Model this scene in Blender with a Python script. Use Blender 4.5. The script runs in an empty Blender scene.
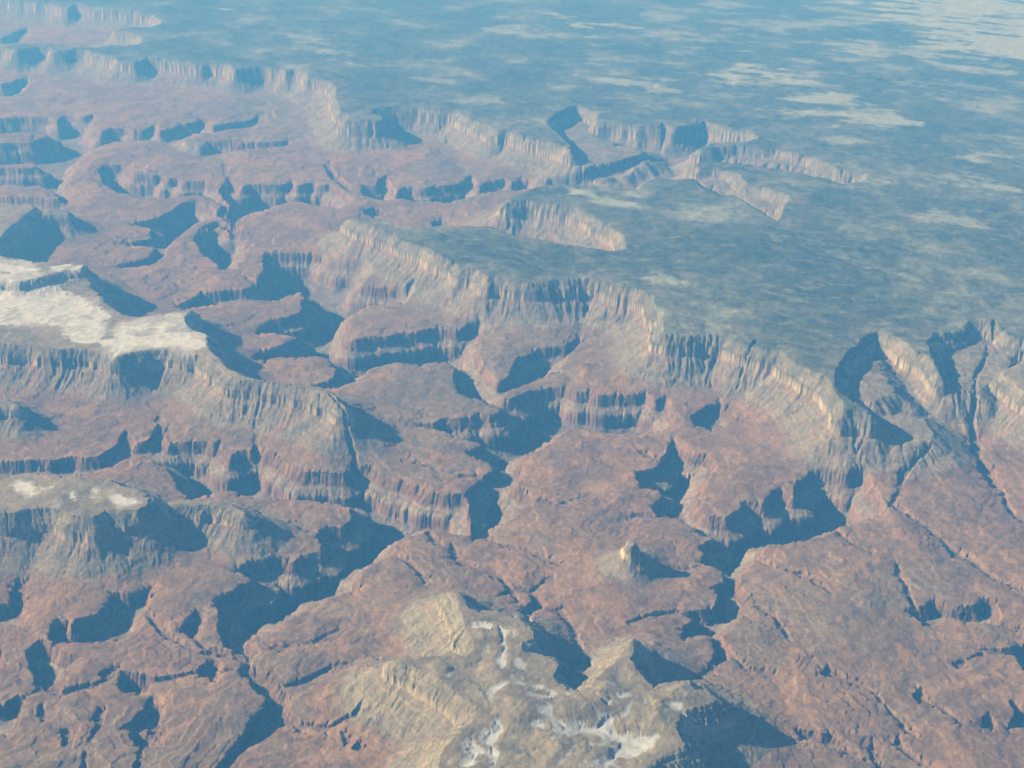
import bpy, math, numpy as np
from math import radians, sin, cos, tan, sqrt, pi

# ------------------------------------------------------------------ camera (metres, z = 0 is the red canyon platform)
CAM_H = 9500.0
PITCH = radians(25.0)
FPX = 1334.0                     # focal length in pixels of a 1024 px wide picture
SUN_ELEV = radians(29.0)
SUN_AZ = radians(9.0)           # shadows fall to +x and this much toward the viewer

def ground(p, z):
    """where the sight line through a picture point meets the level z"""
    a = (p[0] - 512.0) / FPX
    b = (384.0 - p[1]) / FPX
    dy = cos(PITCH) + b * sin(PITCH)
    dz = -sin(PITCH) + b * cos(PITCH)
    t = (z - CAM_H) / dz
    return (a * t, dy * t)

def poly(pts, z):
    return np.array([ground(p, z) for p in pts], dtype=np.float64)

# ------------------------------------------------------------------ outlines of the landforms
H_PLATEAU = 620.0
PLATEAU = [(-60,-6),(12,0),(30,2),(51,3),(66,7),(74,4),(94,8),(117,10),(137,12),(152,14),(164,21),(152,26),(130,26),(117,29),
 (122,31),(141,34),(141,43),(125,46),(110,45),(92,47),(76,47),(55,43),(40,43),(12,45),(-4,45),(16,49),(30,48),(39,47),(52,47),
 (55,50),(75,49),(88,50),(105,54),(112,57),(122,60),(133,61),(145,58),(163,57),(172,60),(188,62),(200,64),(212,63),(229,65),
 (233,68),(255,66),(260,65),(278,67),(288,69),(294,68),(303,70),(309,76),(321,78),(335,84),(337,92),(335,99),(341,109),(348,115),
 (346,121),(356,122),(372,122),(384,121),(385,116),(374,112),(374,109),(385,107),(400,107),(418,107),(439,109),(457,110),(464,116),
 (478,122),(492,128),(498,130),(507,130),(521,134),(533,138),(546,140),(562,146),(572,151),(567,140),(553,130),(545,121),
 (556,113),(566,108),(574,105),(583,108),(595,113),(600,122),(612,122),(625,124),(639,126),(659,126),(664,122),(674,127),(686,125),
 (698,123),(703,119),(713,122),(725,127),(752,131),(760,137),(748,141),(725,142),(711,143),(700,148),(708,148),(737,145),(748,146),
 (776,149),(800,154),(812,158),(840,168),(868,174),(862,182),(845,184),(820,177),(790,171),(756,165),(735,163),(717,162),(690,163),
 (700,166),(717,166),(737,173),(748,182),(776,191),(789,197),(784,209),(778,221),(762,213),(748,202),(735,195),(717,194),(692,178),
 (672,178),(660,177),(643,180),(640,188),(620,187),(590,184),(560,183),(540,186),(520,193),(505,200),(529,199),(556,204),(576,207),
 (596,217),(609,224),(622,234),(627,247),(610,250),(560,243),(520,235),(488,226),(457,227),(424,226),(404,226),(375,218),(350,216),
 (362,222),(375,226),(390,232),(404,238),(418,244),(430,249),(449,258),(458,262),(461,267),(477,267),(482,273),(488,277),(508,279),(526,281),(535,281),
 (549,279),(559,278),(576,278),(580,277),(594,278),(609,282),(625,287),(637,289),(654,295),(656,307),(664,312),(662,323),(661,332),
 (668,334),(695,334),(705,332),(726,335),(736,339),(748,343),(771,349),(785,353),(789,359),(806,369),(828,378),(833,385),(844,404),
 (842,411),(853,410),(873,413),(867,406),(849,397),(838,386),(834,374),(838,364),(846,352),(858,343),(865,337),
 (877,330),(886,334),(902,341),(916,349),(929,358),(937,366),(941,373),(935,360),(930,349),(928,341),(938,334),(950,332),(958,328),(968,318),(990,322),(1002,327),(1010,335),(1018,337),(1024,337),(1050,345),(1075,365),(1120,350),(1200,352),(1300,360)]

MESAS = {
 # name: (height, horizontal scale, outline of the rim)
 'left': (520, 0.85, [(-200,250),(0,256),(40,262),(70,262),(84,268),(92,285),(105,303),(120,312),(140,316),(165,311),(190,307),(184,318),(194,328),
    (209,334),(205,343),(215,354),(229,365),(244,375),(258,379),(282,384),(305,385),(321,388),(336,397),(343,405),(330,398),(317,393),
    (305,389),(289,386),(264,382),(239,378),(231,376),(219,364),(200,354),(195,353),(168,348),(148,349),(125,353),(117,355),(94,349),
    (74,347),(51,348),(35,345),(21,345),(0,343),(-60,340),(-200,345)]),
 'lower_left': (500, 0.85, [(-200,468),(0,474),(39,473),(74,475),(88,480),(111,480),(125,487),(146,492),(149,497),(146,504),(137,510),(121,510),(105,512),
    (94,520),(70,516),(61,512),(49,508),(27,508),(14,512),(0,512),(-60,505),(-200,512)]),
 'spur': (340, 0.7, [(150,500),(168,501),(180,499),(200,498),(222,500),(238,505),(246,511),(235,509),(215,503),(190,504),(165,505),(150,506)]),
 'bottom': (440, 0.8, [(450,592),(455,591),(463,599),(468,608),(480,610),(494,609),(505,612),(516,612),(522,618),(532,625),(534,638),(524,640),(522,650),(535,652),(546,656),
    (560,664),(556,676),(575,690),(590,686),(602,670),(614,658),(626,648),(634,641),(637,646),(630,660),(640,675),(652,688),(668,684),
    (690,682),(694,690),(705,691),(721,699),(700,706),(683,712),(680,728),(686,742),(660,754),(648,766),(640,800),(430,800),(442,750),
    (455,734),(470,722),(474,708),(464,698),(448,687),(430,674),(415,664),(395,659),(420,657),(436,657),(452,653),(466,655),(476,646),
    (471,633),(463,621),(459,607)]),
 'pinnacle': (350, 0.5, [(626,541),(630,539),(635,541),(635,545),(630,546),(626,545)]),
 'far_left': (520, 0.8, [(-200,190),(-10,200),(15,205),(29,203),(33,207),(14,222),(0,238),(-20,248),(-200,250)]),
 'pyramid': (400, 0.7, [(36,211),(45,209),(60,208),(68,210),(68,214),(50,214),(40,215)]),
 'knob': (150, 0.35, [(182,139),(195,137),(203,142),(199,146),(188,144)]),
 'west': (330, 0.6, [(-60,395),(0,396),(14,400),(19,406),(8,404),(-60,405)]),
 'right': (540, 0.8, [(1200,352),(1100,352),(1040,362),(1020,362),(1008,368),(1003,376),(1012,380),(1024,394),(1040,402),(1100,400),(1200,410)]),
 # valley heads that climb gently between the spurs
 'fill_alcove': (380, 0.7, [(836,376),(840,354),(856,338),(868,342),(884,370),(897,395),(874,402),(850,398)]),
 'fill_valley': (380, 0.75, [(928,348),(938,334),(958,328),(985,330),(1010,345),(1008,368),(980,390),(950,390),(940,374)]),
 'fill_apron': (330, 0.9, [(556,142),(570,120),(582,118),(600,140),(640,150),(650,160),(600,168),(570,165)]),
 'fill_slot': (400, 1.0, [(715,156),(760,162),(800,168),(845,181),(866,178),(840,169),(800,160),(745,150)]),
 'fill_notch': (400, 1.0, [(700,184),(735,190),(760,206),(778,219),(786,208),(776,196),(748,186),(715,172)]),
 'fill_tip': (230, 0.6, [(872,418),(895,413),(925,420),(935,438),(905,446),(880,438)]),
}
# higher remnant standing on the snowy mesa
KNOLL = (200, 0.5, [(-60,270),(20,272),(35,271),(53,267),(74,263),(84,266),(80,270),(60,273),(40,279),(20,283),(-60,284)])

GORGES = [
 # main left gorge and its western branch
 [(353,452),(360,460),(371,463),(380,470),(397,476),(410,480),(430,487),(450,491),(466,490),(472,495),(473,510),(473,530),(462,531),(444,527),(426,524),
  (424,525),(408,531),(399,537),(393,550),(370,560),(361,568),(359,584),(336,590),(313,595),(295,607),(279,613),(273,619),(272,624),(260,625),
  (254,631),(253,643),(248,653),(251,663),(264,669),(274,677),(276,682),(286,690),(287,702),(296,710),(302,718),(307,726),(294,719),(282,721),
  (266,733),(253,743),(239,753),(215,790),(200,790),(227,747),(239,733),(249,723),(253,714),(264,704),(266,692),(253,686),(248,675),(234,669),
  (236,664),(245,657),(243,648),(225,640),(222,628),(218,612),(213,594),(219,588),(234,584),(240,578),(256,574),(234,564),(248,556),(264,556),
  (268,552),(281,552),(295,556),(305,549),(322,548),(320,539),(313,527),(326,522),(340,523),(348,515),(349,506),(348,500),(335,498),(300,497),
  (265,494),(245,492),(232,487),(215,488),(192,495),(178,484),(168,466),(150,456),(137,452),(125,456),(98,466),(76,469),(72,472),(40,470),
  (0,471),(-200,470),(-200,456),(8,457),(35,456),(48,457),(72,452),(78,455),(95,453),(103,448),(118,440),(124,428),(130,426),(135,440),(146,437),(156,425),
  (160,415),(164,430),(168,440),(178,438),(190,438),(208,438),(212,442),(218,438),(220,441),(228,455),(238,447),(250,449),(256,440),(262,448),(274,452),
  (280,457),(292,466),(305,470),(325,470),(344,470),(350,466)],
 # central gorge
 [(473,536),(467,525),(465,509),(466,490),(481,473),(492,468),(494,461),(478,455),(465,448),(481,440),(470,437),(455,432),(436,427),(414,420),
  (434,419),(445,416),(465,415),(477,412),(490,414),(500,413),(502,405),(484,400),(475,396),(459,390),(457,384),(455,372),(453,361),(445,358),
  (424,361),(412,362),(400,358),(387,361),(369,367),(361,376),(340,385),(315,385),(301,384),(317,381),(334,375),(336,365),(328,356),(324,353),
  (309,352),(283,353),(254,358),(250,355),(258,348),(274,344),(285,338),(297,334),(274,328),(258,328),(254,325),(274,317),(291,314),(303,309),
  (301,301),(307,294),(301,290),(289,292),(274,297),(240,296),(223,298),(205,301),(185,304),(175,303),(203,289),(246,286),(256,281),(263,266),(262,256),(264,250),(297,251),
  (325,252),(330,258),(345,262),(365,262),(372,272),(362,283),(375,286),(404,287),(412,290),(400,297),(372,302),(360,306),(352,312),(349,322),
  (346,335),(352,338),(367,334),(383,333),(412,329),(432,325),(438,324),(457,327),(467,321),(483,319),(484,325),(481,337),(481,350),(484,362),(490,372),
  (498,378),(506,376),(512,366),(516,360),(520,354),(537,345),(566,344),(578,334),(581,327),(582,340),(570,352),(559,368),(539,375),(523,382),
  (508,388),(501,397),(512,396),(522,390),(531,387),(545,385),(566,385),(578,390),(588,389),(601,392),(623,392),(635,392),(646,388),(656,397),
  (668,391),(671,402),(674,420),(662,425),(640,428),(619,430),(595,428),(572,424),(560,431),(549,439),(540,446),(527,448),(520,459),(525,462),
  (522,470),(518,482),(527,490),(537,496),(522,501),(516,511),(502,517),(496,525),(486,531)],
 # eastern gorge
 [(673,430),(667,443),(660,454),(655,462),(635,466),(641,482),(659,486),(662,491),(651,501),(661,512),(680,515),(698,529),(712,536),(704,537),
  (695,543),(704,551),(697,557),(706,560),(722,568),(724,576),(716,582),(718,592),(712,603),(700,608),(679,609),(693,617),(685,622),(683,635),(700,632),
  (714,634),(714,650),(706,664),(700,674),(709,672),(718,661),(728,656),(730,645),(722,632),(732,619),(745,609),(747,602),(751,592),(742,582),
  (741,570),(753,559),(757,553),(769,542),(783,542),(808,538),(826,532),(836,526),(857,520),(871,516),(888,509),(886,506),(880,492),(874,482),
  (868,469),(853,469),(846,474),(836,471),(824,469),(811,470),(807,476),(796,478),(794,493),(784,485),(774,488),(766,501),(745,498),(738,506),(724,514),
  (708,512),(698,503),(700,491),(710,474),(716,458),(705,450),(690,447),(680,440)],
 [(690,411),(704,402),(718,399),(727,404),(736,411),(728,421),(710,424),(696,422)],
 # north-western gorges
 [(192,235),(207,225),(219,223),(229,227),(231,218),(226,210),(228,200),(220,195),(219,183),(205,180),(182,181),(184,177),(168,178),(160,171),
  (155,173),(135,173),(128,168),(125,163),(105,163),(97,166),(104,182),(120,191),(140,196),(165,198),(195,194),(210,196),(222,204),(217,212),(213,205),(199,201),
  (195,200),(176,204),(170,210),(156,216),(125,220),(150,225),(152,235),(121,240),(154,245),(148,255),(107,264),(133,264),(150,261),(162,257),(170,243),
  (176,235),(187,227),(200,219),(215,214),(225,214),(229,222),(217,219),(204,223)],
 [(229,173),(233,180),(241,186),(247,183),(275,183),(283,182),(292,178),(296,184),(310,180),(317,183),(330,182),(345,190),(352,196),(350,200),
  (337,206),(300,200),(275,203),(258,208),(243,212),(237,218),(236,227),(250,229),(246,243),(240,257),(237,266),(223,267),(219,261),(201,251),
  (199,241),(192,235),(207,225),(219,223),(229,227),(231,218),(226,210),(228,200),(220,195),(219,183),(225,182)],
 [(-200,112),(0,117),(16,116),(47,115),(58,119),(61,114),(70,114),(82,116),(94,113),(93,124),(100,130),(112,126),(125,126),(132,128),(140,128),(152,124),
  (160,130),(170,128),(180,122),(195,120),(200,115),(208,117),(212,125),(222,122),(240,119),(247,118),(255,114),(262,108),(260,118),(252,122),
  (245,125),(230,127),(215,130),(195,132),(170,139),(148,138),(117,138),(98,143),(84,150),(76,160),(72,172),(70,186),(76,192),(68,206),(50,209),(20,204),(-100,206),(-200,207),
  (-200,196),(0,194),(30,196),(64,198),(53,190),(41,182),(20,182),(-100,183),(-200,182),(-200,166),(0,166),(41,165),(30,160),(0,163),(-200,163),(-200,138),(0,142),(29,141),(51,134),(40,130),(0,132),(-200,130)],
 [(205,138),(235,139),(260,139),(282,138),(302,136),(285,142),(255,146),(235,148),(210,149)],
 [(362,184),(376,184),(380,176),(387,172),(392,180),(396,190),(404,186),(425,187),(440,184),(460,181),(468,175),(475,178),(478,186),(485,180),
  (505,178),(512,181),(522,178),(532,178),(545,182),(575,182),(600,177),(620,173),(634,168),(650,164),(667,161),(667,165),(650,170),(637,175),
  (628,181),(605,185),(585,188),(560,187),(535,186),(520,188),(500,188),(480,190),(470,195),(450,200),(430,198),(410,198),(397,197),(380,197),(362,195)],
 [(361,286),(385,287),(404,288),(420,283),(412,292),(404,298),(380,299),(362,297)],
 [(323,164),(328,160),(336,172),(350,182),(352,190),(344,186),(330,176)],
 [(362,208),(372,205),(385,206),(386,212),(372,214)],[(430,218),(440,216),(450,220),(446,225),(432,225)],
 [(0,82),(10,80),(30,75),(31,80),(24,88),(15,93),(0,94),(-100,94),(-100,82)],
 [(-100,35),(0,38),(28,25),(30,33),(18,42),(-100,44)],
 # right-hand drainages
 [(971,408),(977,412),(975,424),(981,436),(988,447),(984,455),(990,461),(999,467),(997,476),(1004,483),(1002,487),(993,485),(985,477),(977,466),(981,457),(972,450),(973,440),(969,425)],
 [(938,530),(943,532),(950,540),(960,546),(969,552),(962,554),(950,549),(943,541)],
 [(905,604),(925,602),(930,596),(950,602),(975,602),(984,594),(998,597),(1003,607),(1000,620),(965,618),(948,612),(940,621),(925,623),(918,614)],
 [(980,644),(1008,642),(1020,636),(1100,640),(1100,664),(1022,664),(1017,650),(1000,648)],
 [(1008,692),(1016,694),(1024,700),(1100,705),(1100,716),(1010,722),(1008,716),(1016,706)],
 [(980,712),(990,704),(998,716),(995,722),(986,722)],[(913,690),(920,681),(926,682),(928,692),(936,700),(926,697),(918,697)],
 [(895,555),(898,573),(905,578)],[(955,656),(968,654),(970,660),(955,661)],
 [(904,712),(912,722),(924,732),(920,735),(908,728),(900,720)],[(896,724),(904,730),(904,742),(896,738)],
 [(825,668),(831,664),(838,670),(834,674),(826,673)],[(795,726),(812,728),(820,732),(830,729),(846,735),(845,745),(830,746),(815,738),(800,738)],
 [(868,742),(874,730),(878,744),(876,756),(870,754)],[(884,498),(896,501),(909,505),(906,511),(896,510)],
 [(900,471),(909,469),(910,476),(902,486),(898,484)],
 # lower-left basins
 [(146,583),(147,600),(142,618),(126,630),(105,636),(80,638),(60,638),(47,635),(50,622),(58,616),(68,619),(73,624),(77,616),(95,612),(105,603),(112,590),(125,592),(135,588)],
 [(24,650),(32,640),(42,635),(55,641),(74,653),(63,665),(60,676),(45,683),(32,681),(33,668),(25,660)],
 [(4,700),(15,691),(24,695),(23,710),(15,725),(2,730),(-60,732),(-60,704)],
 [(121,724),(135,713),(142,705),(144,693),(152,691),(165,703),(164,715),(155,723),(138,726)],
 [(89,712),(95,701),(102,702),(100,716),(94,719)],[(64,684),(75,681),(89,677),(88,684),(70,687)],[(94,672),(103,664),(116,658),(113,666),(101,673)],
 [(180,626),(186,612),(195,603),(204,607),(204,622),(198,631)],
 [(8,600),(12,585),(16,575),(24,580),(26,595),(24,610),(32,624),(28,630),(10,620),(-60,618),(-60,610)],
 [(-60,648),(0,647),(4,652),(3,663),(-60,664)],[(34,701),(45,698),(48,706),(44,716),(36,708)],
 [(198,660),(210,651),(221,657),(219,665),(214,677),(208,670),(198,669)],[(59,723),(64,722),(72,725),(66,745),(58,742)],[(131,728),(140,724),(162,728),(162,742),(134,742)],
 [(112,683),(118,668),(150,671),(146,687),(120,689)],
 # small gullies on the central platform
 [(443,531),(451,539),(460,553),(472,559),(473,563),(460,561),(451,556),(449,546)],[(427,529),(432,530),(436,537),(440,540),(434,541)],
 [(528,587),(533,588),(540,594),(546,601),(541,606),(530,609),(521,614),(519,610),(526,604),(532,600)],
 [(552,605),(562,604),(570,613),(577,624),(579,638),(575,646),(573,632),(568,621),(560,610)],
 [(497,594),(506,586),(515,583),(516,588),(505,592)],[(488,571),(494,570),(498,574),(490,576)],
 [(345,710),(352,712),(362,706),(362,714),(350,719)],[(341,726),(346,728),(352,736),(345,742)],[(352,745),(358,736),(366,746),(362,750)],
 [(280,645),(288,632),(290,630),(288,638),(284,645)],[(376,648),(383,646),(385,658),(378,654)],
 [(546,570),(556,571),(553,577),(547,576)],
]

# washes that join the basins and alcoves to the gorges
WASHES = [[(102,705),(97,722),(85,745),(80,800)],[(164,715),(140,745),(120,800)],[(62,636),(50,640),(40,642)],[(45,682),(30,690),(20,695)],
 [(145,605),(160,625),(185,640),(215,648),(246,656)],[(190,628),(205,640),(240,650)],[(205,668),(225,664),(250,664)],[(110,670),(90,682),(64,690),(45,684)],
 [(118,668),(146,676),(172,672),(200,664)],[(440,540),(428,528)],[(473,562),(500,572),(510,585),(518,600)],[(528,607),(524,618),(528,630)],
 [(578,638),(583,655),(592,672)],[(515,585),(530,588)],[(552,572),(532,586)],[(838,670),(870,685),(900,712)],[(845,745),(870,754)],[(876,756),(900,772),(930,800)],
 [(936,700),(960,715),(985,722)],[(904,742),(930,760),(960,800)],[(909,511),(938,531)],[(904,485),(886,507)],[(968,552),(1000,575),(1050,595)],
 [(1003,486),(1010,510),(1050,530)],[(1000,619),(1030,625),(1100,640)],[(905,578),(915,602)],[(960,661),(985,650)],[(256,440),(254,426),(262,412)],
 [(157,418),(165,404),(160,395)],[(353,452),(345,436),(330,424)],[(735,392),(742,382),(756,373)],[(578,334),(584,325),(586,312)],[(972,408),(974,395),(983,372),(990,352)],
 [(906,480),(915,465),(930,455)],[(229,173),(222,160),(216,148)],[(262,108),(268,98),(276,86)],[(475,176),(462,165),(448,145),(442,132)],
 [(667,163),(690,151),(700,138)],[(718,398),(712,386),(714,372)],[(445,416),(420,408),(400,402)],[(313,527),(290,520),(262,512)],[(660,454),(640,446),(610,446)],
 [(706,560),(680,566),(655,580)],[(757,553),(775,565),(800,570),(830,590)],[(836,526),(850,540),(870,548)],[(750,600),(775,612),(790,640)],[(728,650),(745,665),(775,672)],
 [(255,631),(280,640),(310,636),(340,622)],[(276,682),(300,678),(330,662),(360,655)],[(302,718),(325,722),(345,715)],[(537,496),(560,500),(590,490)],[(486,531),(505,540),(530,545),(560,560)],
 [(393,550),(410,560),(425,575)],[(203,290),(190,280),(170,276)],[(256,281),(240,270)],[(481,473),(455,470),(430,462),(400,455)],[(660,512),(640,510),(610,520)],[(679,609),(650,612),(630,620)]]

# pale clearings and snow on the wooded plateau: outlines at the plateau level
CLEARINGS = [
 ([(850,-20),(1060,-40),(1100,80),(1024,62),(960,52),(900,46),(940,34),(880,18)], 1.35),
 ([(778,100),(830,92),(880,102),(925,122),(905,132),(850,124),(800,118)], 0.9),
 ([(716,68),(760,60),(800,76),(818,88),(770,86),(720,82)], 0.9),
 ([(600,76),(640,80),(700,74),(700,86),(650,94),(600,84)], 0.7),
 ([(810,36),(880,40),(960,52),(1024,70),(1024,82),(930,66),(850,52)], 0.7),
 ([(316,46),(352,50),(366,62),(392,66),(350,68),(356,58),(330,52)], 0.7),
 ([(405,74),(450,80),(445,84),(410,82)], 0.5),
 ([(560,16),(600,20),(660,24),(650,32),(590,28),(570,24)], 0.9),
 ([(490,26),(540,24),(530,36),(495,34)], 0.6),
 ([(200,8),(240,8),(236,14),(205,18)], 0.9),
 ([(284,32),(320,38),(300,42),(280,36)], 0.6),
 ([(950,150),(985,154),(1010,156),(980,161),(955,157)], 0.8),
 ([(940,170),(980,172),(1024,184),(1024,198),(980,190),(945,182)], 0.6),
 ([(920,204),(980,214),(1040,222),(1040,236),(960,226),(922,216)], 0.6),
 ([(690,212),(740,218),(730,224),(690,222)], 0.3),
 ([(830,250),(880,260),(920,280),(890,278),(840,266)], 0.5),
 ([(650,278),(672,276),(682,284),(660,286)], 0.6),
 ([(560,184),(592,186),(600,196),(560,196)], 0.9),([(596,196),(640,200),(630,208),(600,204)], 0.9),
 ([(700,20),(740,22),(744,30),(705,28)], 0.5),([(880,70),(1024,90),(1024,110),(900,90)], 0.45),
]
SNOWFIELDS = [   # on the mesas: (outline, level, amount)
 ([(-100,256),(20,260),(40,270),(50,290),(90,298),(110,316),(100,336),(85,345),(60,330),(30,322),(-100,335)], 520, 0.95),
 ([(95,345),(112,338),(140,336),(180,328),(206,332),(206,342),(190,352),(168,346),(125,351),(116,353)], 520, 1.0),
 ([(120,322),(175,311),(190,316),(194,330),(150,338),(110,340)], 520, 0.8),
 ([(12,478),(24,480),(45,486),(66,482),(50,490),(30,498),(12,492)], 500, 0.9),
 ([(42,496),(60,500),(62,512),(50,506)], 500, 0.7),([(64,490),(82,494),(78,506),(66,500)], 500, 0.7),
 ([(84,482),(106,484),(100,500),(86,494)], 500, 0.6),([(112,494),(148,500),(140,508),(118,506)], 500, 0.8),
 ([(450,590),(464,600),(478,612),(500,616),(490,622),(466,616),(458,604)], 560, 0.7),
 ([(500,622),(518,612),(530,626),(534,640),(520,640),(510,632)], 560, 0.85),
 ([(490,636),(512,634),(520,650),(510,670),(495,660)], 560, 0.45),
 ([(440,674),(455,688),(470,692),(458,684)], 560, 0.6),([(488,676),(506,676),(508,688),(490,690)], 560, 0.8),
 ([(452,735),(470,720),(486,706),(500,716),(498,738),(480,770),(450,780)], 560, 0.75),
 ([(515,690),(560,680),(580,700),(560,720),(530,712)], 560, 0.55),([(540,710),(552,705),(560,716),(550,734),(538,728)], 560, 0.6),
 ([(560,664),(585,668),(590,690),(560,690)], 560, 0.6),([(600,700),(620,690),(650,694),(664,708),(664,736),(640,744),(600,740)], 560, 0.6),
 ([(682,696),(705,692),(720,699),(700,705),(686,706)], 560, 0.8),
 ([(545,740),(600,745),(650,756),(648,772),(560,775),(530,760)], 560, 0.45),
]

# ------------------------------------------------------------------ noise
_rng = np.random.RandomState(7)
_perm = np.concatenate([_rng.permutation(256)] * 3).astype(np.int32)
_ga = _rng.rand(256) * 2 * pi
_gx, _gy = np.cos(_ga).astype(np.float32), np.sin(_ga).astype(np.float32)

def perlin(x, y, seed=0):
    x = x + seed * 17.31; y = y + seed * 41.77
    fx0 = np.floor(x); fy0 = np.floor(y)
    xi = fx0.astype(np.int32) & 255; yi = fy0.astype(np.int32) & 255
    fx = (x - fx0).astype(np.float32); fy = (y - fy0).astype(np.float32)
    u = fx * fx * fx * (fx * (fx * 6 - 15) + 10); v = fy * fy * fy * (fy * (fy * 6 - 15) + 10)
    xi1 = (xi + 1) & 255; yi1 = (yi + 1) & 255
    def g(ix, iy, dx, dy):
        h = _perm[_perm[ix] + iy]
        return _gx[h] * dx + _gy[h] * dy
    a = g(xi, yi, fx, fy); b = g(xi1, yi, fx - 1, fy)
    c = g(xi, yi1, fx, fy - 1); d = g(xi1, yi1, fx - 1, fy - 1)
    ab = a + u * (b - a); cd = c + u * (d - c)
    return (ab + v * (cd - ab)) * 1.5

def fbm(x, y, wave, octaves, seed, gain=0.5, cell=None, ridged=False):
    """sum of octaves; an octave fades out where the grid is too coarse to carry it"""
    tot = np.zeros_like(x, dtype=np.float32); amp = 1.0; norm = 0.0; w = wave
    for o in range(octaves):
        n = perlin(x / w, y / w, seed + o * 3)
        if ridged:
            n = 1.0 - 2.0 * np.abs(n)
        if cell is not None:
            n = n * np.clip(w / cell - 1.6, 0, 1)
        tot += n * amp; norm += amp; amp *= gain; w *= 0.5
    return tot / norm

def sstep(a, b, x):
    t = np.clip((x - a) / (b - a), 0, 1)
    return t * t * (3 - 2 * t)

# ------------------------------------------------------------------ the grid: fine where the picture looks, coarse beyond
deps = np.arange(radians(49.0), radians(8.2), -0.80 / FPX)
y_main = CAM_H / np.tan(deps)
y_far = np.geomspace(y_main[-1] * 1.02, 190000.0, 70)
y_near = np.linspace(-30000.0, y_main[0] - 120.0, 22)
Y1 = np.concatenate([y_near, y_main, y_far])
s_main = np.arange(-0.47, 0.4701, 0.80 / FPX)
ext = np.cumsum(np.geomspace(0.0007, 0.28, 90))
S1 = np.concatenate([(s_main[0] - ext)[::-1], s_main, s_main[-1] + ext])
NR, NC = len(Y1), len(S1)
R1 = np.sqrt(np.maximum(Y1, 0.0) ** 2 + CAM_H ** 2)
X = (R1[:, None] * S1[None, :]).astype(np.float32)
Y = np.repeat(Y1[:, None], NC, 1).astype(np.float32)
cell = np.maximum(np.gradient(Y1)[:, None] * 0.7, R1[:, None] * np.abs(np.gradient(S1))[None, :]).astype(np.float32)

STR = 3
ri = np.unique(np.append(np.arange(0, NR, STR), NR - 1)); ci = np.unique(np.append(np.arange(0, NC, STR), NC - 1))
rpos = np.interp(np.arange(NR), ri, np.arange(len(ri))); cpos = np.interp(np.arange(NC), ci, np.arange(len(ci)))
r0 = np.minimum(rpos.astype(int), len(ri) - 2); c0 = np.minimum(cpos.astype(int), len(ci) - 2)
fr = (rpos - r0).astype(np.float32)[:, None]; fc = (cpos - c0).astype(np.float32)[None, :]
def up(A):
    A = A.astype(np.float32)
    B = A[r0] * (1 - fr) + A[r0 + 1] * fr
    return B[:, c0] * (1 - fc) + B[:, c0 + 1] * fc

XC = X[np.ix_(ri, ci)].astype(np.float32); YC = Y[np.ix_(ri, ci)].astype(np.float32)
cellC = cell[np.ix_(ri, ci)]
wx = 75 * fbm(XC, YC, 900, 3, 11, cell=cellC * 2) * np.clip(cellC / 30, 1, 2.0)
wy = 75 * fbm(XC, YC, 900, 3, 31, cell=cellC * 2) * np.clip(cellC / 30, 1, 2.0)
XW = XC + wx; YW = YC + wy

def sdf(P, want_near=False, margin=None):
    """signed distance (inside positive) on the coarse grid, and the nearest rim point"""
    P = np.asarray(P, dtype=np.float64); n = len(P)
    lo = P.min(0); hi = P.max(0)
    shape = XW.shape
    d2 = np.full(shape, 1e12, np.float32); ins = np.zeros(shape, bool)
    nx = XW.copy(); ny = YW.copy()
    if margin is None:
        sel = np.ones(shape, bool)
    else:
        sel = (XW > lo[0] - margin) & (XW < hi[0] + margin) & (YW > lo[1] - margin) & (YW < hi[1] + margin)
    px = XW[sel]; py = YW[sel]
    b2 = np.full(px.shape, 1e12, np.float32); bi = np.zeros(px.shape, bool); bx = px.copy(); by = py.copy()
    for i in range(n):
        ax, ay = P[i]; cx, cy = P[(i + 1) % n]
        ex, ey = cx - ax, cy - ay
        L = ex * ex + ey * ey + 1e-6
        t = np.clip(((px - ax) * ex + (py - ay) * ey) / L, 0, 1)
        qx = ax + t * ex; qy = ay + t * ey
        dd = (px - qx) ** 2 + (py - qy) ** 2
        m = dd < b2
        b2[m] = dd[m]
        if want_near:
            bx[m] = qx[m]; by[m] = qy[m]
        if ay != cy:
            c = ((ay > py) != (cy > py)) & (px < (cx - ax) * (py - ay) / (cy - ay) + ax)
            bi ^= c
    d2[sel] = b2; ins[sel] = bi; nx[sel] = bx; ny[sel] = by
    d = np.sqrt(d2) * np.where(ins, 1, -1)
    return (d, nx, ny) if want_near else d

# ------------------------------------------------------------------ plateau and mesas
D_RIM = np.array([-1e6, 0, 12, 60, 70, 128, 138, 200, 213, 236, 340, 510, 780, 1080])
Z_RIM = np.array([600, 600, 570, 545, 515, 490, 462, 432, 312, 298, 236, 146, 50, 0]) / 600.0

far_left = ground((-60, -6), H_PLATEAU)
plateau_pts = [tuple(p) for p in poly(PLATEAU, H_PLATEAU)]
plateau_pts += [(90000, plateau_pts[-1][1]), (600000, 20000), (600000, 400000), (-600000, 400000), (-600000, far_left[1]), (-60000, far_left[1] + 500)]

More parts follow.
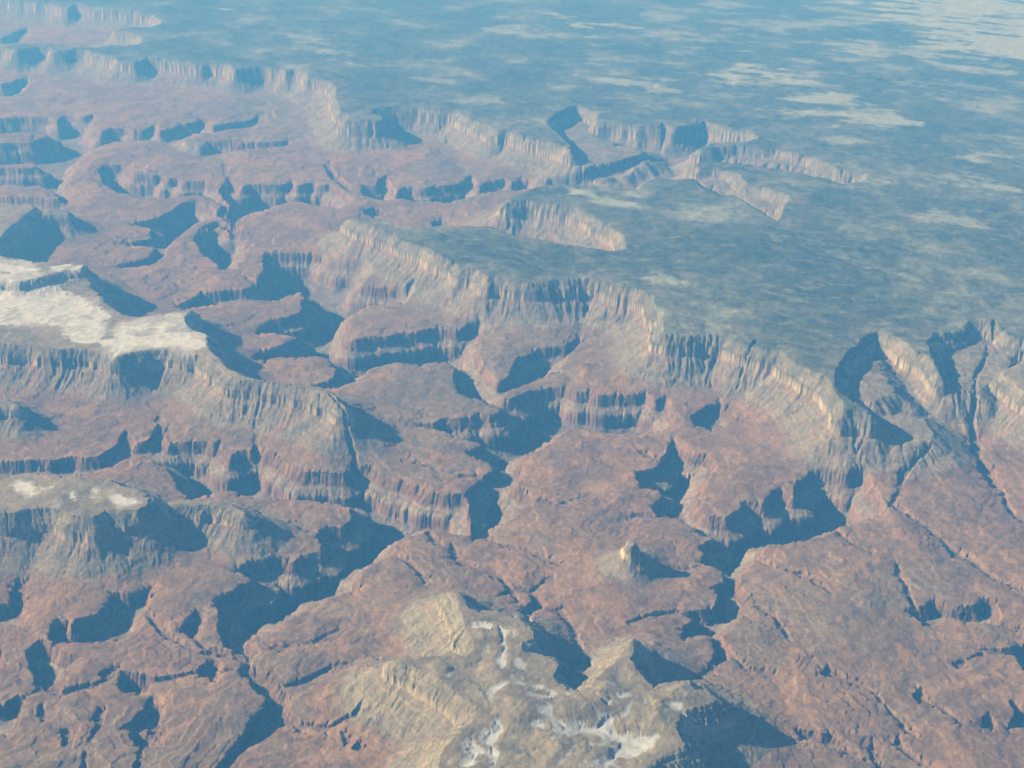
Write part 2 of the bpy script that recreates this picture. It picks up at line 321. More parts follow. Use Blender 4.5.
fl1 = None
def fluted(d_out, nx, ny, k, X, Y, cell):
    """rim distance with buttresses and gullies that run straight down the slope"""
    wa = perlin(X / 380, Y / 380, 66); wb = perlin(X / 380, Y / 380, 67)
    qx = nx + 0.20 * (X - nx) + 85 * wa; qy = ny + 0.20 * (Y - ny) + 85 * wb
    f0 = fbm(nx + 0.1 * (X - nx), ny + 0.1 * (Y - ny), 620 * k + 60, 3, 57, 0.55, cell=cell)
    f = fbm(qx, qy, 135 * k + 35, 3, 51, 0.66, cell=cell * 0.7, ridged=True)
    g = fbm(X, Y, 300, 5, 71, 0.72, cell=cell * 0.6)
    a = np.interp(d_out, [-60, 0, 180 * k, 700 * k, 1200 * k], [12, 22, 38, 70, 15]).astype(np.float32) * (0.3 + 0.7 * k)
    am = np.clip(0.75 + 1.3 * perlin(nx / 900, ny / 900, 59), 0.2, 1.6)
    return d_out + a * am * (f - 0.35) + 2.0 * a * f0 * np.clip(k, 0.3, 1) + 60 * k * g

def downslope(nx, ny, X, Y, cell):
    """fine gullies running down a scree slope"""
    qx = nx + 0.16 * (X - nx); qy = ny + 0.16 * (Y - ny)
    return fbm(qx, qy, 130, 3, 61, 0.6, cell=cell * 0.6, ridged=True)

names = ['terrain', 'plateau']
prof = np.zeros((NR, NC), np.float32)
strat = np.zeros((NR, NC), np.float32)           # 0 = platform, 1 = plateau top
owner = np.zeros((NR, NC), np.int8)
gully = np.zeros((NR, NC), np.float32)
D_PIN = np.array([-1e6, 0, 36, 60, 110, 150, 260, 440, 720, 1080]); Z_PIN = np.array([1, 1, .87, .80, .60, .51, .37, .22, .08, 0])

def block(P, reach):
    """the rows and columns of the grid that a landform can touch"""
    P = np.asarray(P); lo = P.min(0) - reach; hi = P.max(0) + reach
    ra, rb = np.searchsorted(Y1, [lo[1], hi[1]])
    ra = max(ra - 2, 0); rb = min(rb + 2, NR)
    xs = R1[ra:rb, None] * S1[None, :]
    cc = np.where(((xs > lo[0]) & (xs < hi[0])).any(0))[0]
    return slice(ra, rb), slice(max(cc[0] - 2, 0), min(cc[-1] + 3, NC))

def add_mesa(name, H, k, P, margin=None):
    d, nx, ny = sdf(P, True, margin)
    d = up(d)
    S = (slice(0, NR), slice(0, NC)) if margin is None else block(P, 1400 * k + 400)
    nxs = up(nx)[S]; nys = up(ny)[S]; Xs = X[S]; Ys = Y[S]; cs = cell[S]
    do = fluted(-d[S], nxs, nys, 0.12 if name == 'pinnacle' else k, Xs, Ys, cs) / k
    z = np.interp(do, D_PIN if name == 'pinnacle' else D_RIM, Z_PIN if name == 'pinnacle' else Z_RIM).astype(np.float32)
    zs = z
    if name.startswith('fill_'):
        z = np.interp(-d[S] / k + 170 * (fbm(nxs + .2 * (Xs - nxs), nys + .2 * (Ys - nys), 330, 4, 63, 0.6, cell=cs, ridged=True) - 0.3) + 120 * fbm(Xs, Ys, 500, 4, 64, 0.6, cell=cs), [-900, 0, 200, 700, 1250], [1.08, 1, .82, .32, 0]).astype(np.float32); zs = z * 0.36
    h = z * H
    if name not in names: names.append(name)
    m = h > np.maximum(prof[S], 6.0)
    owner[S][m] = names.index(name); strat[S][m] = zs[m]
    gully[S][m] = downslope(nxs[m], nys[m], Xs[m], Ys[m], cs[m])
    prof[S] = np.maximum(prof[S], h)
    return d

d_plateau = add_mesa('plateau', H_PLATEAU, 1.0, plateau_pts)
mesa_d = {}
for nm, (H, k, P) in MESAS.items():
    mesa_d[nm] = add_mesa(nm, H, k, poly(P, H), 3500)

# ------------------------------------------------------------------ platform, gorges
broad = fbm(X, Y, 5200, 4, 3, 0.5, cell=cell)
ledge = fbm(X, Y, 1300, 5, 23, 0.52, cell=cell)
n_patch = fbm(X, Y, 2400, 3, 97, 0.5)
# shallow branching gullies
gw = fbm(X, Y, 900, 5, 91, 0.6, cell=cell)
rid = 1 - np.abs(perlin((X + 520 * gw) / 950, (Y + 520 * gw) / 950, 5)) * 2
rid2 = 1 - np.abs(perlin((X + 300 * gw) / 380, (Y + 300 * gw) / 380, 8)) * 2
z_rill = -12 * np.clip(rid - 0.6, 0, 1) / 0.4 * sstep(-0.1, 0.3, n_patch)
z_rill -= 6 * np.clip(rid2 - 0.5, 0, 1) / 0.5 * np.clip(380 / cell / 8, 0, 1)

DG = np.array([-1e6, 0, 9, 34, 41, 66, 73, 98, 106, 300, 316, 328, 340, 372, 560, 1e6])
ZG = np.array([0, 0, 38, 47, 78, 88, 116, 124, 154, 232, 312, 322, 400, 425, 510, 520])
gd = None; gx = gy = None
for P in GORGES:
    d, nx, ny = sdf(poly(P, 0), True, 1800)
    if gd is None:
        gd, gx, gy = d, nx, ny
    else:
        m = d > gd
        gd = np.where(m, d, gd); gx = np.where(m, nx, gx); gy = np.where(m, ny, gy)
for L in WASHES:                                  # a wash is a narrow V that deepens the nearer it is to its gorge
    W = [ground(p, 0) for p in L]
    W = np.array(W + [(x + 3.0, y + 3.0) for x, y in W[::-1]])
    d, nx, ny = sdf(W, True, 900)
    d = 34 - np.abs(d) + 10 * perlin(XC / 400, YC / 400, 77)
    m = d > gd
    gd = np.where(m, d, gd); gx = np.where(m, XW, gx); gy = np.where(m, YW, gy)
gd = up(gd); gx = up(gx); gy = up(gy)
gw1 = 90 * perlin(X / 400, Y / 400, 141); gw2 = 90 * perlin(X / 400, Y / 400, 143)
gf = fbm(gx + 0.3 * (X - gx) + gw1, gy + 0.3 * (Y - gy) + gw2, 230, 4, 131, 0.66, cell=cell, ridged=True)
gf0 = fbm(gx + 0.15 * (X - gx), gy + 0.15 * (Y - gy), 620, 2, 137, 0.5, cell=cell)
gn = fbm(X, Y, 320, 5, 151, 0.68, cell=cell * 0.6)
gde = gd - np.interp(gd, [-80, 0, 110, 300, 500], [4, 20, 26, 42, 30]).astype(np.float32) * (gf - 0.40 + 0.9 * gf0) + 48 * gn
gcut = np.interp(gde, DG, ZG).astype(np.float32)
# the platform drops in low red ledges toward its gorges
# stepped red ledges: the platform drops from the foot of the cliffs toward its gorges in broken benches
gslope = np.interp(gd + 160 * n_patch, [-1500, -500, 0], [0, -20, -60]).astype(np.float32)
z0 = 75 * broad + 40 * ledge + gslope + 7 * fbm(X, Y, 330, 4, 233, 0.62, cell=cell * 0.7)
STEP = (13.0 + 8 * n_patch) * np.clip(cell / 14, 1, 2.6)
q = z0 / STEP; qf = np.floor(q); t = q - qf
sharp = np.clip(0.40 + 0.9 * perlin(X / 1500, Y / 1500, 239), 0.0, 0.85)
z0 = z0 + sharp * ((qf + sstep(0.42, 0.58, t)) * STEP - z0) + z_rill
near_rim = 0.0

fade = 1 - 0.85 * sstep(0.02, 0.5, strat)
Z = prof + z0 * fade - gcut - near_rim * (1 - sstep(0.0, 0.2, strat))
# tops: gentle swells, shallow drainages
on_top = sstep(0.93, 1.0, strat)
top_n = fbm(X, Y, 4200, 5, 171, 0.5, cell=cell)
top_r = 1 - np.abs(perlin((X + 500 * top_n) / 2600, (Y + 500 * top_n) / 2600, 61)) * 2
Z += on_top * (34 * top_n - 30 * np.clip(top_r - 0.6, 0, 1) / 0.4)
# relief on the near mesa
nb = sstep(20, 260, mesa_d['bottom'])
bw = fbm(X, Y, 500, 4, 195, 0.6, cell=cell)
bdr = 1 - np.abs(perlin((X + 330 * bw) / 560, (Y + 330 * bw) / 560, 33)) * 2
Z += nb * (80 * fbm(X, Y, 850, 3, 191, 0.42, cell=cell) - 26 * np.clip(bdr - 0.3, 0, 1) / 0.7)
PEAKS = [((634,643),110,420),((453,596),70,330),((690,689),60,330),((520,706),75,330),((577,703),80,330),((606,694),60,280),((484,632),45,300),((655,720),55,300),((560,745),70,330),((500,672),45,280)]
for pp, ph, pr in PEAKS:                        # small ridged summits on the near mesa
    cx_, cy_ = ground(pp, 440)
    rr = np.hypot(X - cx_ + 110 * ledge, (Y - cy_ + 110 * gw) * 0.8)
    Z += ph * np.clip(1 - rr / pr, 0, 1) * np.clip(0.4 + nb, 0, 1)
kd = -up(sdf(poly(KNOLL[2], 700), False, 2500))
kz = np.interp(fluted(kd, X, Y, 0.5, X, Y, cell) / KNOLL[1], D_RIM, Z_RIM).astype(np.float32)
Z += KNOLL[0] * kz * sstep(0.9, 1.0, strat)
# fine roughness everywhere
rough = fbm(X, Y, 170, 4, 211, 0.68, cell=cell * 0.7)
Z += 9 * (gully - 0.4) * sstep(0.05, 0.3, strat) * (1 - sstep(0.45, 0.55, strat))
rough2 = fbm(X, Y, 620, 6, 261, 0.62, cell=cell * 0.7)
rough3 = fbm(X + 180 * rough2, Y + 180 * ledge, 300, 3, 271, 0.6, cell=cell * 0.7, ridged=True) - 0.3
Z += rough2 * (20 + 22 * on_top * (owner == 1)) + rough3 * 3 * (1 - on_top)
Z += rough * (6 + 8 * sstep(0.03, 0.3, strat) * (1 - on_top) + 6 * sstep(5, 80, gcut))

# ------------------------------------------------------------------ running water: many drops carve and fill the sheet
def erode(Z, batches, n, steps, seed, K=1.0):
    rs = np.random.RandomState(seed)
    ra, rb = len(y_near), len(y_near) + len(y_main) - 1
    ca, cb = len(ext), len(ext) + len(s_main) - 1
    B = Z[ra:rb, ca:cb].astype(np.float32).copy(); nr, nc = B.shape
    dyv = np.gradient(Y1)[ra:rb].astype(np.float32); dxv = (R1[ra:rb] * (0.80 / FPX)).astype(np.float32)
    flat = B.ravel()
    dep = np.zeros(nr * nc, np.float32)
    for b_ in range(batches):
        r = rs.rand(n).astype(np.float32) * (nr - 3) + 1; c = rs.rand(n).astype(np.float32) * (nc - 3) + 1
        vx = np.zeros(n, np.float32); vy = np.zeros(n, np.float32)
        sed = np.zeros(n, np.float32); wat = np.ones(n, np.float32); alive = np.ones(n, bool)
        for s_ in range(steps):
            i = r.astype(np.int32); j = c.astype(np.int32)
            a = r - i; b = c - j; q = i * nc + j
            h00 = flat[q]; h01 = flat[q + 1]; h10 = flat[q + nc]; h11 = flat[q + nc + 1]
            dx = dxv[i]; dy = dyv[i]
            gx_ = ((h01 - h00) * (1 - a) + (h11 - h10) * a) / dx
            gy_ = ((h10 - h00) * (1 - b) + (h11 - h01) * b) / dy
            h = (h00 * (1 - b) + h01 * b) * (1 - a) + (h10 * (1 - b) + h11 * b) * a
            vx = 0.35 * vx - gx_; vy = 0.35 * vy - gy_
            sp = np.sqrt(vx * vx + vy * vy) + 1e-6
            L = np.sqrt(dx * dy)
            r2 = r + vy / sp * L / dy; c2 = c + vx / sp * L / dx
            ok = alive & (r2 > 1) & (r2 < nr - 2.01) & (c2 > 1) & (c2 < nc - 2.01)
            r2 = np.where(ok, r2, r); c2 = np.where(ok, c2, c)
            i2 = r2.astype(np.int32); j2 = c2.astype(np.int32); a2 = r2 - i2; b2 = c2 - j2; q2 = i2 * nc + j2
            h2 = (flat[q2] * (1 - b2) + flat[q2 + 1] * b2) * (1 - a2) + (flat[q2 + nc] * (1 - b2) + flat[q2 + nc + 1] * b2) * a2
            drop = h - h2
            cap = np.clip(drop, 0.0, 12.0) * wat * 0.9
            ch = np.where(drop < 0, -np.minimum(sed, -drop), np.where(sed > cap, -(sed - cap) * 0.12, np.minimum((cap - sed) * 0.12, np.maximum(drop, 0) * 0.5)))
            ch = np.where(ok, ch, 0) * K
            sed += ch
            w00 = (1 - a) * (1 - b); w01 = (1 - a) * b; w10 = a * (1 - b); w11 = a * b
            acc = np.bincount(np.concatenate([q, q + 1, q + nc, q + nc + 1]), np.concatenate([ch * w00, ch * w01, ch * w10, ch * w11]), nr * nc).astype(np.float32)
            flat -= acc
            dep -= acc
            r, c = r2, c2; wat *= 0.985
            alive = ok & (sp > 0.004)
    Z2 = Z.copy(); Z2[ra:rb, ca:cb] = flat.reshape(nr, nc)
    D2 = np.zeros_like(Z); D2[ra:rb, ca:cb] = dep.reshape(nr, nc)
    return Z2, D2
Z, silt = erode(Z, 5, 160000, 40, 5)

# ------------------------------------------------------------------ rock and ground colours (what the surface is, not how it is lit)
def col(r, g, b): return np.array([r, g, b], np.float32)
def mix(A, B, f): return A + (B - A) * f[..., None]
n1 = fbm(X, Y, 1500, 5, 301, 0.55, cell=cell)
n2 = fbm(X, Y, 420, 4, 321, 0.6, cell=cell)
n3 = fbm(X, Y, 6000, 3, 341, 0.5)
speck = fbm(X, Y, 300, 5, 531, 0.72, cell=cell * 0.6)
red = col(.37, .237, .128); redd = col(.25, .165, .108); tan_ = col(.36, .27, .19); olive = col(.235, .205, .14)
A = np.empty((NR, NC, 3), np.float32); A[:] = red
A = mix(A, redd, sstep(-0.2, 0.25, n1) * 0.85)
A = mix(A, olive, sstep(-0.05, 0.35, n3 + 0.5 * n2) * 0.7)
A = mix(A, tan_, sstep(0.1, 0.5, n2 - 0.3 * n1) * 0.5)
ledge_line = fbm(X * 0.6 + 150 * n2, Y + 0.2 * X, 240, 3, 511, 0.6, cell=cell * 0.8, ridged=True) - 0.3
# terrace edges show paler rock
A = mix(A, col(.38, .265, .19), np.clip(1 - np.abs(t - 0.5) * 4, 0, 1) * 0.5)
# gorge walls: red ledges, grey-tan slope, stained limestone cliff, grey floor
gwall = np.interp(gcut, [0, 4, 50, 148, 162, 226, 242, 395, 420, 520], [0, 1, 1, 1, 2, 2, 3, 3, 4, 4]).astype(np.float32)
A = mix(A, mix(np.broadcast_to(col(.37, .22, .13), A.shape), col(.235, .155, .11), sstep(-.1, .1, np.sin(gcut / 6.2 + 2 * n2))), np.clip(gwall, 0, 1) * 0.85)
A = mix(A, col(.34, .28, .215), np.clip(gwall - 1, 0, 1))
A = mix(A, col(.33, .205, .150), np.clip(gwall - 2, 0, 1))
A = mix(A, col(.26, .22, .18), np.clip(gwall - 3, 0, 1))
# plateau wall strata, by height below the rim
sv = strat + 0.012 * n2
talus = mix(mix(np.broadcast_to(col(.30, .275, .205), A.shape), col(.40, .245, .18), sstep(0.05, 0.45, n1 * 0.6 + n2 * 0.7) * 0.6), col(.27, .25, .19), sstep(0.0, 0.4, -n2) * 0.7)
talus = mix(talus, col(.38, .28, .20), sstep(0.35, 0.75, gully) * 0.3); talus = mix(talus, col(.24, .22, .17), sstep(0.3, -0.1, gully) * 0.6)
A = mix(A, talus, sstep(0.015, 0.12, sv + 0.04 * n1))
A = mix(A, col(.40, .24, .175), sstep(0.40, 0.44, sv) * (1 - sstep(0.47, 0.50, sv)) * 0.35)
A = mix(A, col(.62, .53, .35), sstep(0.50, 0.53, sv))               # cream sandstone cliff
A = mix(A, mix(np.broadcast_to(col(.215, .205, .15), A.shape), col(.29, .25, .175), sstep(-.1, .4, n1 + n2)), sstep(0.70, 0.725, sv))                # ledge
for lo_, hi_ in ((.765, .82), (.855, .91), (.945, .985)):               # pale limestone ledges under the rim
    A = mix(A, col(.37, .34, .245), sstep(lo_ - .015, lo_ + .01, sv) * (1 - sstep(hi_ - .01, hi_ + .015, sv)) * 0.9 * sstep(-0.25, 0.2, n2 + 0.5 * speck))
A = mix(A, col(.30, .28, .20), sstep(0.90, 0.97, sv) * 0.8)
# top: pinyon woodland with paler clearings
px_cell = np.clip(cell / 40, 1, 4)
for_n = fbm(X, Y, 2600, 6, 401, 0.62, cell=cell)
ea = 0.82 * X - 0.57 * Y; eb = 0.57 * X + 0.82 * Y
for_s = fbm(ea / 2.6, eb, 800, 5, 421, 0.64, cell=cell * 0.8)
forest = np.broadcast_to(col(.105, .125, .080), A.shape)
open_ = col(.27, .285, .20)
veins = fbm(ea * 0.45 + 260 * for_n, eb + 200 * n1, 520, 4, 431, 0.6, cell=cell, ridged=True)
topc = mix(forest, open_, sstep(-0.15, 0.45, for_n + 0.55 * for_s) * 0.72)
topc = mix(topc, col(.065, .085, .060), sstep(0.0, 0.4, for_s - for_n) * 0.75)
topc = mix(topc, col(.30, .31, .23), sstep(0.5, 0.85, veins + 0.2 * n1) * 0.5)
topc = mix(topc, col(.055, .078, .066), sstep(0.1, -0.25, veins) * 0.5)
rimw = 1 - sstep(0, 900, d_plateau + 500 * n1)
topc = mix(topc, col(.30, .275, .205), np.clip(rimw, 0, 1) * 0.6 * sstep(-.3, .4, n2 + n1))
clear = np.zeros((NR, NC), np.float32)
for P, amt in CLEARINGS:
    d = up(sdf(poly(P, H_PLATEAU), False, 6000))
    wdt = np.clip(cell * 10, 200, 1100)
    clear = np.maximum(clear, amt * sstep(-0.15, 0.7, np.clip(d / wdt * 0.8, -1, 0.25 + 0.4 * (amt - 0.5)) + 0.8 * for_n + 2.1 * for_s + 0.5 * speck) * (d > -1500))
clear = np.maximum(clear, 0.45 * sstep(0.2, 0.55, 0.7 * for_n + 0.9 * for_s + 0.35 * sstep(26000, 60000, Y) * sstep(-4000, 12000, X)))
topc = mix(topc, col(.50, .56, .46), np.clip(clear, 0, 1) * 0.9)
A = mix(A, col(.44, .385, .255), (owner == names.index('bottom')) * sstep(0.1, 0.3, sv) * 0.42)
is_plat = (owner == 1)
turned_ = np.clip(-np.gradient(Z, axis=1) / np.gradient(X, axis=1) * 3, -1, 1) * 0
mesa_top = mix(mix(np.broadcast_to(col(.33, .285, .195), A.shape), col(.42, .36, .24), sstep(-0.1, 0.5, n1 + 0.4 * n2 + 0.4 * np.clip(-turned_, -1, 1))), col(.23, .20, .15), sstep(0.0, 0.4, n1))
topc = np.where(is_plat[..., None], topc, mesa_top)
A = mix(A, topc, sstep(0.92, 0.99, sv + 0.06 * n2 + 0.05 * speck))
A = np.where((is_plat & (sv > 0.97))[..., None], A * (1 + 0.95 * np.clip(speck, -0.7, 0.8) * (1 - clear))[..., None], A)
# snow
def box(Aa, n):
    for ax in (0, 1):
        c_ = np.cumsum(np.pad(Aa, [(n + 1, n) if i == ax else (0, 0) for i in (0, 1)], mode='edge').astype(np.float64), axis=ax)
        Aa = (np.take(c_, np.arange(2 * n + 1, c_.shape[ax]), ax) - np.take(c_, np.arange(0, c_.shape[ax] - 2 * n - 1), ax)) / (2 * n + 1)
    return Aa.astype(np.float32)
Zs = box(Z, 2); hollow = np.clip((box(Z, 12) - Zs) / 14.0, -1, 1)
gxs = np.gradient(Zs, axis=1) / np.gradient(X, axis=1); turned = np.clip(-gxs * 3.5, -1, 1)
snow = np.zeros((NR, NC), np.float32)
sn_n = fbm(X + 300 * n1, Y, 520, 5, 451, 0.65, cell=cell)
sn_r = fbm(X + 200 * n2, Y + 200 * n1, 300, 3, 471, 0.6, cell=cell, ridged=True) - 0.3
sn_q = fbm(X + 260 * n2 + 150 * n1, Y + 260 * n1, 460, 4, 481, 0.62, cell=cell * 0.7, ridged=True)
for P, lev, amt in SNOWFIELDS:
    d = up(sdf(poly(P, lev), False, 1500))
    if lev == 560:                              # thin streaks along the drainage
        snow = np.maximum(snow, sstep(0.06, 0.6, np.clip(d / 320, -1, 0.1) + 0.75 * hollow + 0.55 * turned + 0.45 * sn_q + 0.3 * sn_n - 0.4 * (1 - amt)) * 0.8)
        continue
    base = np.clip(d / 320, -1, 0.35) + (0.05 if lev == 520 else 0.0) + 0.9 * sn_n - 0.5 * (1 - amt)
    dusting = sstep(-0.40 if lev == 520 else -0.15, 0.3, base) * 0.62 * (0.5 + 0.5 * amt)
    drift = sstep(0.12, 0.34, base + 0.45 * sn_q + 0.5 * hollow + 0.3 * turned - 0.12 + 0.25 * (amt > 0.95)) * 0.95
    snow = np.maximum(snow, np.maximum(dusting, drift) * (d > -300))
gxn = np.gradient(Z, axis=1) / np.gradient(X, axis=1)
slope_n = np.clip(-gxn, 0, 2)
dust = sstep(0.12, 0.5, slope_n) * sstep(0.35, 0.6, strat) * (owner > 1) * (owner != names.index('pinnacle')) * sstep(-0.2, 0.3, sn_n)
knob_snow = sstep(0.5, 1, kz) * sstep(-0.1, 0.2, sn_n) * (owner == names.index('left'))
snow = np.maximum(snow, np.maximum(0.6 * dust, 0.8 * knob_snow)) * sstep(0.3, 0.6, strat)
A = mix(A, col(.77, .82, .87), snow)
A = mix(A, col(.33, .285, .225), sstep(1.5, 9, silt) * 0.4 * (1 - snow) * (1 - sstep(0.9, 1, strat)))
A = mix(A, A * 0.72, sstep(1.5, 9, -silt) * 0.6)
# beds of slightly different rock, each at its own height
zb = (Z - prof * 0.0) / 17.0 + 1.2 * n2
beds = perlin(zb, n1 * 1.5, 601) + 0.6 * perlin(zb * 2.3, n1, 607)
rockm = (1 - snow) * (1 - np.where(is_plat, sstep(0.93, 0.98, sv), 0))
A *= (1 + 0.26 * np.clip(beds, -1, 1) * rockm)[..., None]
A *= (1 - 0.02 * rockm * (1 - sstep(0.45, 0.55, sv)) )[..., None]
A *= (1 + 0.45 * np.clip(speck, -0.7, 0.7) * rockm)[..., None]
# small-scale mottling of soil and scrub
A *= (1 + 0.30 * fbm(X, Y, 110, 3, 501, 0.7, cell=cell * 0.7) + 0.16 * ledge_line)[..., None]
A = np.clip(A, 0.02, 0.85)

# ------------------------------------------------------------------ materials
def rock_material(name, bump_scale, bump_dist):
    m = bpy.data.materials.new(name); m.use_nodes = True
    nt = m.node_tree; nt.nodes.clear()
    out = nt.nodes.new('ShaderNodeOutputMaterial'); bs = nt.nodes.new('ShaderNodeBsdfPrincipled')
    at = nt.nodes.new('ShaderNodeAttribute'); at.attribute_name = 'ground_colour'
    geo = nt.nodes.new('ShaderNodeNewGeometry')
    no = nt.nodes.new('ShaderNodeTexNoise'); no.inputs['Scale'].default_value = bump_scale
    no.inputs['Detail'].default_value = 5.0; no.inputs['Roughness'].default_value = 0.65
    nt.links.new(geo.outputs['Position'], no.inputs['Vector'])
    mr = nt.nodes.new('ShaderNodeMapRange'); mr.inputs[1].default_value = 0.25; mr.inputs[2].default_value = 0.75
    mr.inputs[3].default_value = 0.78; mr.inputs[4].default_value = 1.22
    nt.links.new(no.outputs['Fac'], mr.inputs[0])
    mu = nt.nodes.new('ShaderNodeVectorMath'); mu.operation = 'MULTIPLY'
    nt.links.new(at.outputs['Color'], mu.inputs[0]); nt.links.new(mr.outputs[0], mu.inputs[1])
    bu = nt.nodes.new('ShaderNodeBump'); bu.inputs['Strength'].default_value = 0.8; bu.inputs['Distance'].default_value = bump_dist
    nt.links.new(no.outputs['Fac'], bu.inputs['Height'])
    nt.links.new(mu.outputs[0], bs.inputs['Base Color']); nt.links.new(bu.outputs[0], bs.inputs['Normal'])
    bs.inputs['Roughness'].default_value = 0.95; bs.inputs['Specular IOR Level'].default_value = 0.0
    nt.links.new(bs.outputs[0], out.inputs['Surface'])
    return m
M_ROCK = rock_material('canyon rock', 0.020, 15.0)
M_WOOD = rock_material('pinyon woodland', 0.02, 10.0)
M_SNOW = rock_material('snow', 0.010, 6.0)

# ------------------------------------------------------------------ the sheet is split, along shared edges, into the landforms one can point at
col_ = bpy.context.scene.collection
idx = np.arange(NR * NC, dtype=np.int64).reshape(NR, NC)
fa = idx[:-1, :-1]; fb = idx[:-1, 1:]; fcn = idx[1:, 1:]; fd = idx[1:, :-1]
F = np.stack([fa, fb, fcn, fd], -1).reshape(-1, 4)
V = np.stack([X, Y, Z], -1).reshape(-1, 3)
C4 = np.concatenate([A, np.ones((NR, NC, 1), np.float32)], -1).reshape(-1, 4)
def fval(a): return a[:-1, :-1].reshape(-1)
f_owner = fval(owner).astype(int); f_strat = fval(strat); f_snow = fval(snow); f_top = fval(on_top)

def sheet(name, faces, mat, parent=None):
    if len(faces) == 0: return None
    used = np.unique(faces)
    remap = np.zeros(NR * NC, np.int32); remap[used] = np.arange(len(used))
    fv = remap[faces].astype(np.int32)
    me = bpy.data.meshes.new(name)
    me.vertices.add(len(used)); me.vertices.foreach_set('co', V[used].astype(np.float32).ravel())
    me.loops.add(fv.size); me.loops.foreach_set('vertex_index', fv.ravel())
    me.polygons.add(len(fv)); me.polygons.foreach_set('loop_start', np.arange(0, fv.size, 4, dtype=np.int32))
    ca = me.color_attributes.new('ground_colour', 'FLOAT_COLOR', 'POINT')
    ca.data.foreach_set('color', C4[used].astype(np.float32).ravel())
    me.materials.append(mat); me.update()
    o = bpy.data.objects.new(name, me); col_.objects.link(o)
    if parent is not None:
        o.parent = parent; o.matrix_parent_inverse = parent.matrix_world.inverted()
    return o

def tag(o, label, cat, kind=None, group=None):
    o['label'] = label; o['category'] = cat
    if kind: o['kind'] = kind
    if group: o['group'] = group

free = np.ones(len(F), bool)
LAND = {
 'left': ('mesa', 'long flat-topped mesa with white snow across its top at the left edge of the canyon', 'mesa'),
 'lower_left': ('mesa', 'grey-brown mesa with a few small snow patches, below the long snowy mesa', 'mesa'),
 'bottom': ('mesa', 'nearest mesa with bright yellow cliffs and snow-streaked top at the bottom of the view', 'mesa'),
 'pinnacle': ('butte', 'lone pale pinnacle butte on a cone of scree in the middle of the red platform', 'butte'),
 'pyramid': ('butte', 'blunt butte on a wide grey scree cone behind the long snowy mesa', 'butte'),
 'knob': ('butte', 'low dark knob with a rounded shadow on the far red platform', 'butte'),
 'west': ('butte', 'small conical butte at the left edge below the cliffs of the long snowy mesa', 'butte'),
 'spur': ('butte', 'small ridge-like butte with fluted scree just right of the grey-brown mesa', 'butte'),
 'far_left': ('mesa', 'shadowed snow-dusted mesa at the far left edge beside the blunt butte', 'mesa'),
}
for nm, (kind_name, label, cat) in LAND.items():
    m = (f_owner == names.index(nm))
    if not m.any(): continue
    H, k, P = MESAS[nm]
    c = poly(P, H).mean(0)
    root = bpy.data.objects.new(kind_name, None); root.location = (c[0], c[1], 0); col_.objects.link(root)
    bpy.context.view_layer.update()
    tag(root, label, cat)
    s_ = m & (f_snow > 0.45)
    cap = m & ~s_ & (f_strat >= 0.96); clf = m & ~s_ & (f_strat < 0.96) & (f_strat >= 0.48); tal = m & ~s_ & (f_strat < 0.48)
    sheet('flat_top', F[cap], M_ROCK, root); sheet('cliff', F[clf], M_ROCK, root)
    sheet('scree_slope', F[tal], M_ROCK, root); sn_o = sheet('snow_cover', F[s_], M_SNOW, root)
    if sn_o: sn_o['kind'] = 'stuff'
    free &= ~m
m = free & (f_owner == 1) & (f_strat > 0.985)
wood = sheet('woodland', F[m], M_WOOD)
tag(wood, 'dark blue-green pinyon woodland with pale clearings covering the plateau top', 'woodland', 'stuff')
free &= ~m
m = free & ((f_owner == 1) | np.isin(f_owner, [names.index(n_) for n_ in names if n_.startswith('fill_')]) | (f_owner == names.index('right')))
o = sheet('plateau_cliffs', F[m], M_ROCK); tag(o, 'cream cliffs and grey scree slopes under the edge of the wooded plateau', 'cliffs', 'structure')
free &= ~m
m = free & (fval(gcut) > 3)
o = sheet('gorge', F[m], M_ROCK); tag(o, 'deep shadowed gorges cut into the red platform', 'gorge', 'structure')
free &= ~m
o = sheet('ground', F[free], M_ROCK); tag(o, 'broad red and tan rock platform between the gorges and the cliffs', 'canyon platform', 'structure')

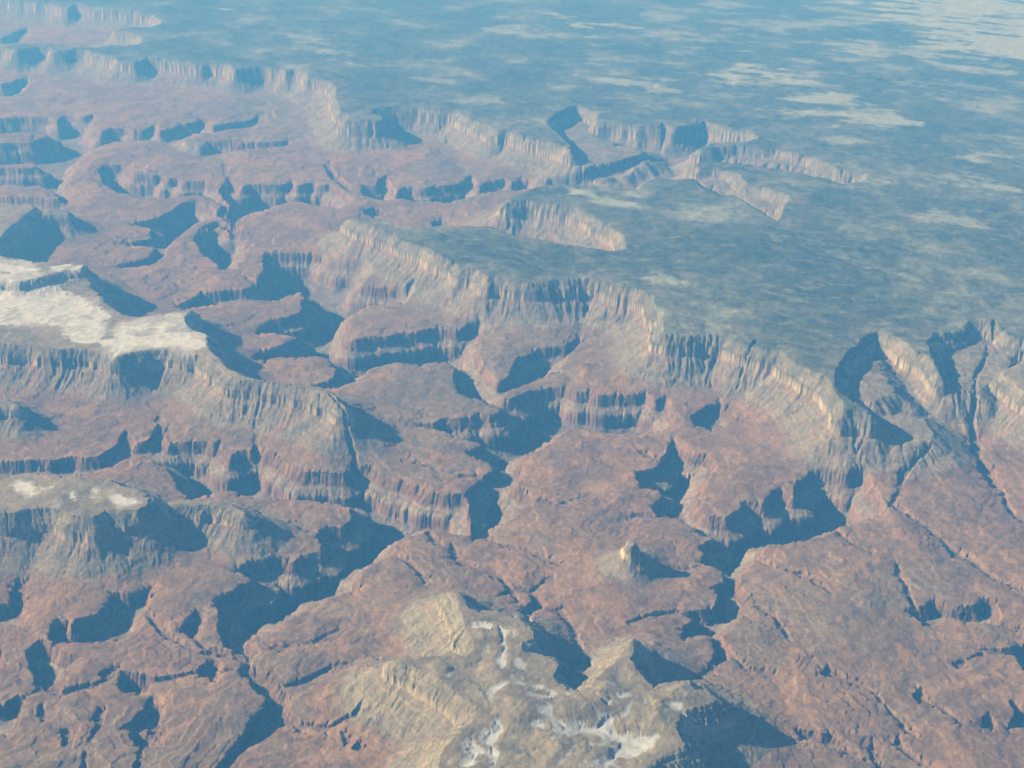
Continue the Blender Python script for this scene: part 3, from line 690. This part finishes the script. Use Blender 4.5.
# ------------------------------------------------------------------ air
zmin = float(Z.min()) - 1.0; ztop = CAM_H + 60.0
import bmesh
bm = bmesh.new(); bmesh.ops.create_cube(bm, size=1.0)
ex = 1.02 * float(np.abs(X).max())
for v in bm.verts:
    v.co = (v.co.x * 2 * ex, 80000 + v.co.y * 236000, zmin if v.co.z < 0 else ztop)
me = bpy.data.meshes.new('haze'); bm.to_mesh(me); bm.free()
hz = bpy.data.objects.new('haze', me); col_.objects.link(hz)
tag(hz, 'pale blue haze filling the air over the whole canyon', 'haze', 'stuff')
m = bpy.data.materials.new('haze'); m.use_nodes = True; nt = m.node_tree; nt.nodes.clear()
out = nt.nodes.new('ShaderNodeOutputMaterial'); pv = nt.nodes.new('ShaderNodeVolumePrincipled')
pv.inputs['Color'].default_value = (0.12, 0.47, 1.0, 1); pv.inputs['Absorption Color'].default_value = (1, 1, 1, 1)
pv.inputs['Density'].default_value = 2.8e-5; pv.inputs['Anisotropy'].default_value = 0.0
nt.links.new(pv.outputs[0], out.inputs['Volume']); me.materials.append(m)

# ------------------------------------------------------------------ light
sc = bpy.context.scene
w = bpy.data.worlds.new('World'); sc.world = w; w.use_nodes = True
nt = w.node_tree; bg = nt.nodes['Background']; sky = nt.nodes.new('ShaderNodeTexSky')
sky.sky_type = 'NISHITA'; sky.sun_disc = False; sky.sun_elevation = SUN_ELEV
Lx, Ly = -cos(SUN_AZ), sin(SUN_AZ)                 # direction to the sun in plan
sky.sun_rotation = math.atan2(Lx, Ly)
sky.altitude = 2000; nt.links.new(sky.outputs[0], bg.inputs['Color']); bg.inputs['Strength'].default_value = 0.05
sd = bpy.data.lights.new('sun', 'SUN'); sd.energy = 5.0; sd.angle = radians(0.5); sd.color = (0.96, 1.0, 0.95)
so = bpy.data.objects.new('sun', sd); col_.objects.link(so)
from mathutils import Vector
so.rotation_euler = Vector((Lx * cos(SUN_ELEV), Ly * cos(SUN_ELEV), sin(SUN_ELEV))).to_track_quat('Z', 'Y').to_euler()
so.location = (-20000, 10000, 20000)

cd = bpy.data.cameras.new('camera'); cam = bpy.data.objects.new('camera', cd); col_.objects.link(cam)
cam.location = (0, 0, CAM_H); cam.rotation_euler = (pi / 2 - PITCH, 0, 0)
cd.sensor_width = 36.0; cd.lens = 36.0 * FPX / 1024.0; cd.clip_start = 10.0; cd.clip_end = 1.0e6
sc.camera = cam
sc.view_settings.view_transform = 'Standard'; sc.view_settings.look = 'None'
sc.view_settings.exposure = 0.34; sc.view_settings.gamma = 1.0
sc.cycles.volume_bounces = 1; sc.cycles.max_bounces = 4; sc.cycles.diffuse_bounces = 0
sc.cycles.use_denoising = True
try: sc.cycles.denoiser = 'OPENIMAGEDENOISE'
except Exception: pass
sc.render.engine = 'CYCLES'
